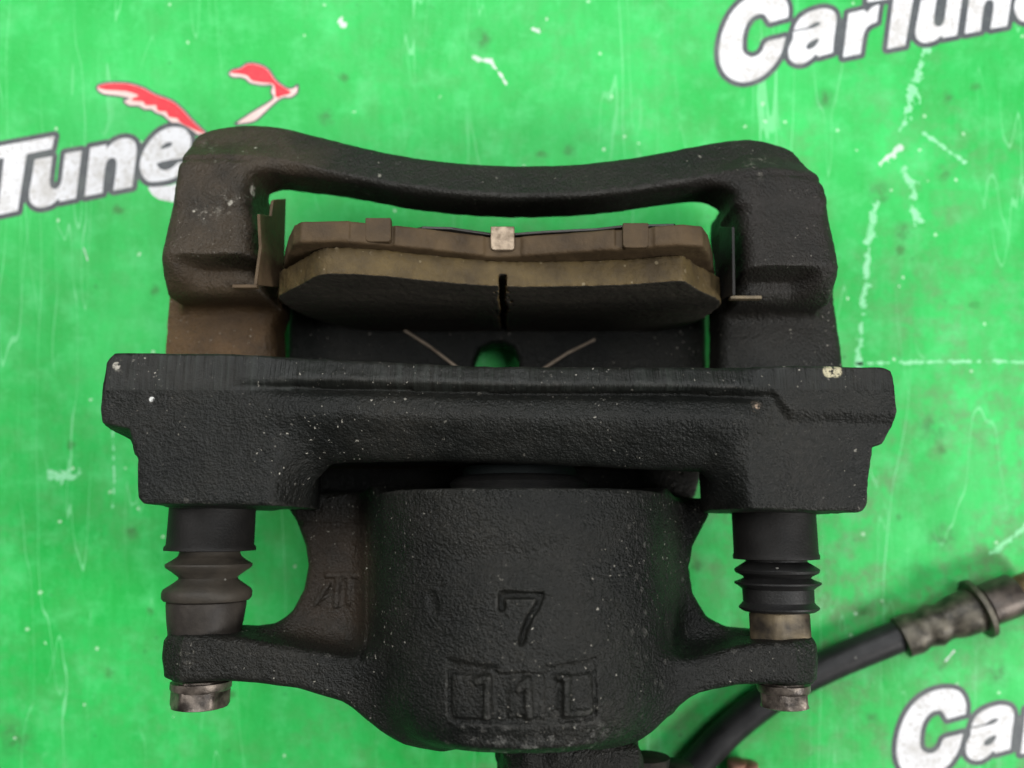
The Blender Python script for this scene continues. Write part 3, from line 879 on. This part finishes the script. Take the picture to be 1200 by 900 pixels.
# the shell that spans the disc, with its inspection window
slab = P2([(339, 250), (340, 330), (338, 420), (336, 520), (350, 580), (380, 600), (790, 600), (815, 580), (830, 520), (827, 420), (826, 330), (826, 250)], 11)
win = P2([(556, 470), (556, 422), (562, 409), (574, 403), (590, 402), (602, 408), (608, 420), (609, 470)], 11)
dsl = np.maximum(poly_sd(slab, X2, Y2), -poly_sd(win, X2, Y2))
F = smin(F, g.hf(up(dsl), 12.5 + 2.0 * sstep(g.Y, py_at(345, 12), py_at(330, 12)), 2.0, 2.0), 3.0)
# fingers behind the outer pad
for (a, b) in ((430, 545), (640, 770)):
    fg = P2([(a, 262), (b, 262), (b, 285), (a, 285)], 40)
    F = smin(F, g.hf(up(poly_sd(fg, X2, Y2)), 34.0, 2.0, 3.0), 3.0)
# arms out to the slide pins
aL = P2([(182, 754), (191, 743), (240, 744), (285, 748), (340, 757), (400, 768), (460, 778), (520, 790), (520, 868), (478, 860), (440, 842), (400, 823), (350, 808), (300, 801), (262, 799), (200, 802), (185, 797), (180, 775)], 51.5)
aR = P2([(964, 757), (958, 748), (900, 752), (866, 756), (820, 768), (770, 780), (700, 800), (700, 862), (742, 852), (775, 830), (820, 812), (865, 803), (900, 802), (956, 805), (964, 799), (967, 776)], 51)
for A, s in ((aL, -1), (aR, 1)):
    d = poly_sd(A, X2, Y2)
    xe = loc(214, 770, 52)[0] if s < 0 else loc(932, 770, 52)[0]
    z = 52.5 - 0.55 * np.maximum(s * (X2 - xe), 0)
    F = smin(F, g.hf(up(d), up(z.astype(np.float32)), 31.0, 2.6), 7.0)
# boss for the hose on the closed end
bc = loc(668, 908, 30)
bs = (np.sqrt(((g.X - bc[0]) / 19.0) ** 4 + ((g.Y - bc[1]) / 13.0) ** 4 + ((g.Z - 25.0) / 15.0) ** 4) ** 0.5 - 1) * 8.0
bs = bs + 0.5 * vnoise(g.X * 0.25, g.Y * 0.25, g.Z * 0.25)
F = smin(F, bs.astype(np.float32), 4.0)
# rough flash left along the rim of the closed end
fl = np.exp(-((g.Y - py_at(872, 66)) / 1.6) ** 2) * np.exp(-((g.X - cx) / 20.0) ** 4)
F = F - 0.7 * fl * (g.Z > 45)
# bore in the open end
F = smax(F, -cyl(g, cx, cz, 26.5, yN - 14, yN + 3, 0.6), 0.6)

# cast marks: field pushed in or out under each stroke
def strokes(lines, w, z, depth, soft=0.45):
    global F
    d = None
    for L in lines:
        q = line_sd(P2(L, z), X2, Y2)
        d = q if d is None else np.minimum(d, q)
    F = F + up((depth * sstep(w - d, -soft, soft)).astype(np.float32)) * (g.Z > z - 14)
def pads(polys, z, depth, soft=0.5):
    global F
    d = np.minimum.reduce([poly_sd(P2(p, z), X2, Y2) for p in polys])
    F = F + up((depth * sstep(-d, -soft, soft)).astype(np.float32)) * (g.Z > z - 14)
strokes([[(588, 713), (588, 697), (634, 698), (630, 710), (622, 722), (615, 738), (611, 753)]], 0.72, 72, 1.5, 0.35)
pads([[(525, 786), (698, 786), (699, 842), (690, 846), (532, 846), (525, 842)]], 69, 0.75, 0.3)
pads([[(524, 773), (582, 780), (582, 787), (524, 787)], [(638, 780), (699, 773), (699, 787), (638, 787)]], 70, 0.95, 0.8)
pads([[(530, 789), (577, 789), (578, 840), (530, 841)]], 69, -0.8, 0.3)
pads([[(597, 791), (638, 791), (638, 838), (597, 838)]], 69, -0.5, 0.3)
pads([[(658, 790), (693, 789), (695, 831), (688, 838), (658, 838)]], 69, -0.8, 0.3)
strokes([[(560, 796), (572, 790), (571, 838)]], 0.8, 69, -0.9, 0.3)
strokes([[(608, 804), (618, 793), (620, 837)]], 0.8, 69, -1.0, 0.3)
strokes([[(654, 791), (664, 791), (663, 834), (692, 833)]], 0.75, 69, -0.9, 0.3)
strokes([[(383, 674), (418, 674)], [(409, 675), (408, 706)], [(395, 680), (393, 710)], [(385, 684), (370, 706)]], 0.75, 36, -0.8)
strokes([[(350, 614), (430, 616), (437, 640), (438, 760)]], 0.6, 36, 0.5)
# small knock on the barrel
strokes([[(503, 700), (507, 715)]], 1.1, 72, 0.6, 0.8)
V, Q = g.mesh(F)
V = rough(V, 0.13, 0.30, 4.0)
link('caliper_body', np_mesh('caliper_body', V, Q), M_BODY, caliper, 'black cast caliper body with raised 7 and 11L marks')
del F, B, Ped, Pl, La, Ra, Lw, Rw

# ---- piston and its boot
link('piston', lathe([(yN - 13, 15.5), (yN + 6.0, 15.5), (yN + 7.0, 15)], 64, cx=cx, cz=cz), M_PISTON, caliper, 'dark steel piston in the shadow under the bracket')
link('piston_boot', lathe([(yN - 3.0, 21), (yN - 0.5, 20.5), (yN + 0.6, 19.5), (yN + 1.6, 18.5), (yN + 2.6, 19), (yN + 3.6, 18), (yN + 4.6, 16)], 64, cx=cx, cz=cz), M_BLACK, caliper, 'black rubber ring round the piston')

# ---- slide pins: sleeve, bellows, shoulder, bolt
def yz(py): return py_at(py, PIN_Z)
sc_ = K * 212.0
link('pin_sleeve', lathe([(yz(578), 10.9), (yz(600), 10.9), (yz(638), 11.0), (yz(641), 11.5), (yz(645), 11.5), (yz(646), 8.2)], 56, cx=PIN_L, cz=PIN_Z), M_SLEEVE, caliper)
link('pin_sleeve', lathe([(yz(588), 10.7), (yz(605), 10.7), (yz(648), 10.7), (yz(651), 11.0), (yz(655), 10.9), (yz(656), 8.2)], 56, cx=PIN_R, cz=PIN_Z), M_SLEEVE, caliper)
def bellows(rows): return [(yz(p), r) for p, r in rows]
link('dust_boot', lathe(bellows([(643, 7.6), (648, 7.6), (652, 8.0), (656, 9.2), (660.5, 10.8), (662.5, 10.9), (665, 10.6), (670, 9.0), (675, 7.6), (677, 7.3), (679, 7.5), (684, 9.0), (690, 10.9), (694, 11.2), (700, 11.1), (703, 10.6), (704, 9.0)]), 56, cx=PIN_L, cz=PIN_Z),
     M_BOOT_DUSTY, caliper, 'stretched dusty rubber boot with two ridges')
link('dust_boot', lathe(bellows([(653, 7.8), (658, 7.8), (662, 9.2), (666, 10.6), (668, 10.8), (671, 10.5), (675, 8.7), (677, 8.4), (679, 9.2), (682, 10.9), (684, 10.9), (687, 9.8), (690, 9.0), (705, 8.9), (708, 9.4), (711, 10.1), (713, 10.0), (716, 9.0), (717, 7.4)]), 56, cx=PIN_R, cz=PIN_Z),
     M_BLACK, caliper, 'squashed black rubber boot')
link('pin_shoulder', lathe(bellows([(702, 9.2), (705, 9.9), (709, 9.9), (725, 9.5), (742, 8.9), (752, 8.8)]), 48, cx=PIN_L, cz=PIN_Z), M_SHOULDER, caliper)
link('pin_shoulder', lathe(bellows([(714, 7.6), (719, 8.6), (746, 8.6), (754, 8.0)]), 48, cx=PIN_R, cz=PIN_Z, hexes=(1, 2)), M_BRASS, caliper, 'brassy hexagon shoulder')
def bolt(cx, p0, p1, r):
    o = link('bolt', lathe(bellows([(p0 - 6, r * 0.9), (p0 + 6, r * 1.02), (p1 - 5, r * 1.02), (p1 - 1.5, r * 0.94), (p1, r * 0.8), (p1 + 0.6, r * 0.5)]), 48, cx=cx, cz=PIN_Z, hexes=(0, 1, 2)), M_BOLT, caliper)
    link('flange', lathe(bellows([(p0 - 4, r * 1.03), (p0 + 3, r * 1.03), (p0 + 6, r * 0.97)]), 48, cx=cx, cz=PIN_Z), M_BOLT, o)
bolt(PIN_L, 802, 829, 7.3)
bolt(PIN_R, 805, 829, 6.4)

# ---- spring clips lining the arms
def wall_sheet(x0, pts, th):
    return prism([locx(a, b, x0) for a, b in pts], (th, 0, 0), 0.15)
def foot_sheet(py, z, x0, x1, drop):
    y = py_at(py, z)
    a, b = loc(x0, py, z)[0], loc(x1, py, z)[0]
    return prism([(a, y, z), (b, y, z), (b, y, z - drop), (a, y, z - drop)], (0, 0.9, 0), 0.12)
clip = link('pad_clip', wall_sheet(-65.2, [(301, 251), (315, 253), (317, 236), (319, 234), (332, 233), (329, 337), (297, 334), (303, 290)], 0.8), M_CLIP_TAN, caliper, 'dusty tan spring clip beside the left arm')
link('clip_foot', foot_sheet(337, 49, 272, 301, 2.0), M_CLIP_TAN, clip)
clip = link('pad_clip', wall_sheet(59.0, [(861, 266), (846, 266), (845, 351), (862, 346)], -0.8), M_CLIP_DARK, caliper, 'dark spring clip beside the right arm')
link('clip_foot', foot_sheet(350, 49, 856, 893, 2.0), M_BRASS, clip)

# ---- thin wires seen through the disc gap
M_WIRE = simple_metal('tan_wire', (0.16, 0.12, 0.085), (0.30, 0.24, 0.18), 200, 0.5, 0.3)
for L in ([(474, 387), (488, 396), (505, 407), (535, 430), (560, 450)], [(697, 398), (683, 405), (665, 414), (640, 430), (615, 448)]):
    link('spring_wire', tube([loc(a, b, 13.4) for a, b in L], 0.45, 12), M_WIRE, caliper)

# ---- hose connection on the closed end
M_FIT = simple_metal('grimy_fitting_steel', (0.010, 0.009, 0.008), (0.032, 0.028, 0.022), 220, 0.85, 0.0, 0.4)
ban = link('banjo_fitting', lathe([(py_at(930, 24), 7.4), (py_at(893, 24), 7.4), (py_at(889, 24), 6.8), (py_at(886, 24), 4.0)], 36, cx=loc(757, 890, 24)[0], cz=22, hexes=(0, 1)), M_FIT, caliper, 'dark hexagonal hose fitting under the closed end')
link('collar', lathe([(py_at(930, 20), 6.6), (py_at(899, 20), 6.6), (py_at(896, 20), 5.6)], 36, cx=loc(786, 896, 20)[0], cz=18), M_FIT, ban)

# ------------------------------------------------------------------ outer brake pad
pad = empty('brake_pad', 'dusty brown brake pad with black worn face, held between the bracket arms', 'brake pad')
yF = float(loc(590, 336, 59)[1])
front = [(326, 349), (334, 343), (352, 334), (366, 326), (378, 322), (400, 321), (450, 324), (520, 331), (590, 336), (660, 336), (730, 334), (790, 330), (804, 331), (820, 341), (844, 353), (838, 364), (815, 378),
         (770, 388), (690, 395), (590, 397), (490, 393), (410, 384), (370, 375), (340, 362)]
fp = np.array([[locy(a, b, yF)[0], locy(a, b, yF)[2]] for a, b in smooth_poly(front, True, 3)])
TH_F, TH_B = 7.0, 5.6
lo = (fp[:, 0].min() - 3, yF - 1.5, fp[:, 1].min() - 2); hi = (fp[:, 0].max() + 3, yF + TH_F + 1.0, fp[:, 1].max() + 3)
g = Grid(lo, hi, 0.42)
d2 = poly_sd(fp, g.X[:, 0, :], g.Z[0, :, :])[:, None, :]
F = smax(np.broadcast_to(d2, g.shape), yF - g.Y, 0.5)
F = smax(F, g.Y - (yF + TH_F), 0.4)
sx = locy(589, 360, yF)[0]
nz = vnoise(g.X * 1.1, g.Y * 1.1 + 5, g.Z * 1.1)
edge_n = vnoise(g.X * 0.9 + 9, g.Y * 0.9, g.Z * 0.9) * 0.25
w = 1.05 + 0.55 * nz * (g.Z < 57)
slot = np.maximum(np.abs(g.X - sx + 0.25 * np.sin(g.Z * 0.3)) - w, g.Y - (yF + 3.4))
F = smax(F + edge_n * 0.6, -slot, 0.3)
# crumbled pits round the groove
pit = np.sqrt((g.X - sx) ** 2 / 9.0 + (g.Y - yF) ** 2 / 1.2) - 1.0
F = np.maximum(F, -np.maximum(pit * 1.0, 0.32 - nz * (np.abs(g.Z - 42) < 13)))
V, Q = g.mesh(F)
link('friction_lining', np_mesh('friction_lining', V, Q), M_FRICTION, pad, 'brake lining with a dusty tan edge, black face and centre slot')

yB = yF + TH_F
back = [(331, 330), (333, 314), (337, 300), (343, 288), (352, 284), (413, 283), (500, 292), (560, 299), (583, 301), (612, 300), (660, 297), (740, 291), (800, 287), (824, 289), (831, 298), (836, 318), (838, 340), (820, 372), (345, 370), (333, 345)]
bp = np.array([[locy(a, b, yB)[0], locy(a, b, yB)[2]] for a, b in back])
lo = (bp[:, 0].min() - 3, yB - 1.0, bp[:, 1].min() - 2); hi = (bp[:, 0].max() + 3, yB + TH_B + 1.5, bp[:, 1].max() + 3)
g = Grid(lo, hi, 0.45)
d2 = poly_sd(bp, g.X[:, 0, :], g.Z[0, :, :])[:, None, :]
# worn steps along the top edge
def xb(px): return locy(px, 290, yB)[0]
stepm = sstep(g.X, xb(413) - .3, xb(413) + .3) - sstep(g.X, xb(462) - .3, xb(462) + .3)
stepm = stepm + sstep(g.X, xb(567) - .3, xb(567) + .3) - sstep(g.X, xb(612) - .3, xb(612) + .3)
stepm = stepm + sstep(g.X, xb(722) - .3, xb(722) + .3) - sstep(g.X, xb(766) - .3, xb(766) + .3)
F = smax(np.broadcast_to(d2 + 0.55 * stepm, g.shape), yB - g.Y, 0.9)
F = smax(F, g.Y - (yB + TH_B), 0.9)
V, Q = g.mesh(F)
V = rough(V, 0.08, 0.5, 2.0)
bpo = link('backing_plate', np_mesh('backing_plate', V, Q), M_PLATE, pad, 'brown steel backing plate edge')
# shim behind it, and its folded tabs over the edge
shp = [(475, 274), (495, 268), (530, 269), (585, 277), (640, 273), (700, 270), (735, 266), (790, 265), (804, 272), (812, 300), (400, 300), (400, 262)]
yS_ = yB + TH_B + 0.2
pts = [(locy(a, b, yS_)[0], yS_, locy(a, b, yS_)[2]) for a, b in shp]
pts = [(p[0], p[1], min(p[2], 64.5) if i > 8 else p[2]) for i, p in enumerate(pts)]
sh = link('shim', prism(pts, (0, 0.7, 0), 0.15), M_SHIM, bpo, 'thin dark shim behind the backing plate')
def tab(x0, x1, y0, y1, z, m, lab=None):
    pts = smooth_poly([(x0, y0, 1), (x1, y0, 1), (x1, y1 - 5), (x1 - 1.5, y1 - 1.5), (x1 - 5, y1), (x0 + 5, y1), (x0 + 1.5, y1 - 1.5), (x0, y1 - 5)], True, 3)
    return link('tab', prism([(*loc(a, b, z)[:2], z) for a, b in pts], (0, 0, -2.2), 0.25), m, bpo, lab)
def ztop(px, py):
    # height of the plate's edge under a photo point
    x = locy(px, py, yB)[0]
    i = np.argsort(bp[3:14, 0]); return float(np.interp(x, bp[3:14, 0][i], bp[3:14, 1][i]))
tab(428, 458, 255, 283, ztop(443, 288) + 0.35, M_PLATE)
tab(575, 603, 265, 293, ztop(589, 298) + 0.45, M_TAB_SHINY, 'bare shiny steel tab at the middle of the pad')
tab(730, 760, 261, 290, ztop(745, 290) + 0.35, M_PLATE)

# unseen inner pad, a turned copy added to keep the gap dark
def copy_tree(o, parent=None):
    c = o.copy(); COL.objects.link(c)
    if parent: c.parent = parent
    for ch in list(o.children):
        if not ch.name.startswith('tab'): copy_tree(ch, c)
    return c
pad2 = copy_tree(pad)
pad2['label'] = 'unseen inner brake pad, added to keep the gap under the bracket plate dark'
for q in [pad2] + list(pad2.children_recursive):
    if q is not pad2 and 'label' in q.keys(): del q['label']
pivot = yB + TH_B / 2 + (yN + 11.5)     # turned half round about an upright axis
pad2.matrix_world = (Matrix.Translation((0, 0, BASE * MM)) @ Matrix.Rotation(-TILT, 4, 'X')
                     @ Matrix.Translation((loc(586, 560, 50)[0] * 2 * MM, pivot * MM, -9.5 * MM)) @ Matrix.Rotation(math.pi, 4, 'Z'))

# ------------------------------------------------------------------ brake hose
hose = empty('brake_hose', 'black rubber brake hose with a steel end fitting, running from under the caliper', 'brake hose', tilted=False)
def W(px, py, z): return (*G(px, py, z), z)
r_h = 5.1
path = smooth_poly([(775, 960), (800, 918), (830, 880), (870, 842), (920, 806), (975, 778), (1030, 755), (1072, 738)], False, 6)
hz = np.interp(np.arange(len(path)), [0, len(path) * 0.4, len(path) - 1], [7.0, 5.6, 6.2])
link('rubber_tube', tube([W(a, b, z) for (a, b), z in zip(path, hz)], r_h, 28), M_HOSE, hose)
A0 = np.array(W(1054, 748, 6.6)); A1 = np.array(W(1204, 691, 9.4))
ax = A1 - A0
def along(rows, seg=36):
    n = np.linalg.norm(ax); u = ax / n
    return tube([tuple(A0 + u * (n * t)) for t, r in rows], [r for t, r in rows], seg)
link('ferrule', along([(0.0, 5.6), (0.01, 6.5), (0.10, 6.7), (0.14, 6.4), (0.18, 5.8), (0.22, 6.2), (0.27, 6.8), (0.32, 6.1), (0.36, 5.9), (0.41, 6.6), (0.46, 7.0), (0.58, 7.2), (0.60, 7.0)]), M_FERRULE, hose, 'crimped dull steel ferrule')
link('flange_ring', along([(0.595, 8.8), (0.60, 9.6), (0.635, 9.6), (0.642, 9.0)]), M_FERRULE, hose, 'round steel flange')
link('collar', along([(0.64, 5.9), (0.665, 6.0), (0.675, 6.8), (0.90, 6.8), (0.92, 6.3), (0.925, 4.6)]), M_COLLAR, hose, 'smooth brownish steel collar')
th = []
for i in range(12):
    t = 0.92 + i * 0.018
    th += [(t, 4.7), (t + 0.009, 5.4)]
link('threaded_end', along(th), M_THREAD, hose, 'yellowish threaded end')

# ------------------------------------------------------------------ rusty bolt tip at the bottom edge
tip = empty('rusty_bolt', 'rusty copper-coloured bolt tip at the bottom edge beside the black hose', 'bolt', tilted=False)
c0 = np.array(W(876, 893, 6.0))
link('shank', tube([tuple(c0 + np.array(d)) for d in ((0.5, -14, 0), (0.2, -4, 0), (0, -0.6, 0), (0, 0, 0))], [3.6, 3.6, 3.4, 2.6], 20), M_RUST, tip)
link('washer', tube([tuple(c0 + np.array(d)) for d in ((-3.6, -8, 0.4), (-3.6, 0.4, 0.4), (-3.6, 0.9, 0.4))], [3.2, 3.2, 2.4], 18), M_RUST, tip)
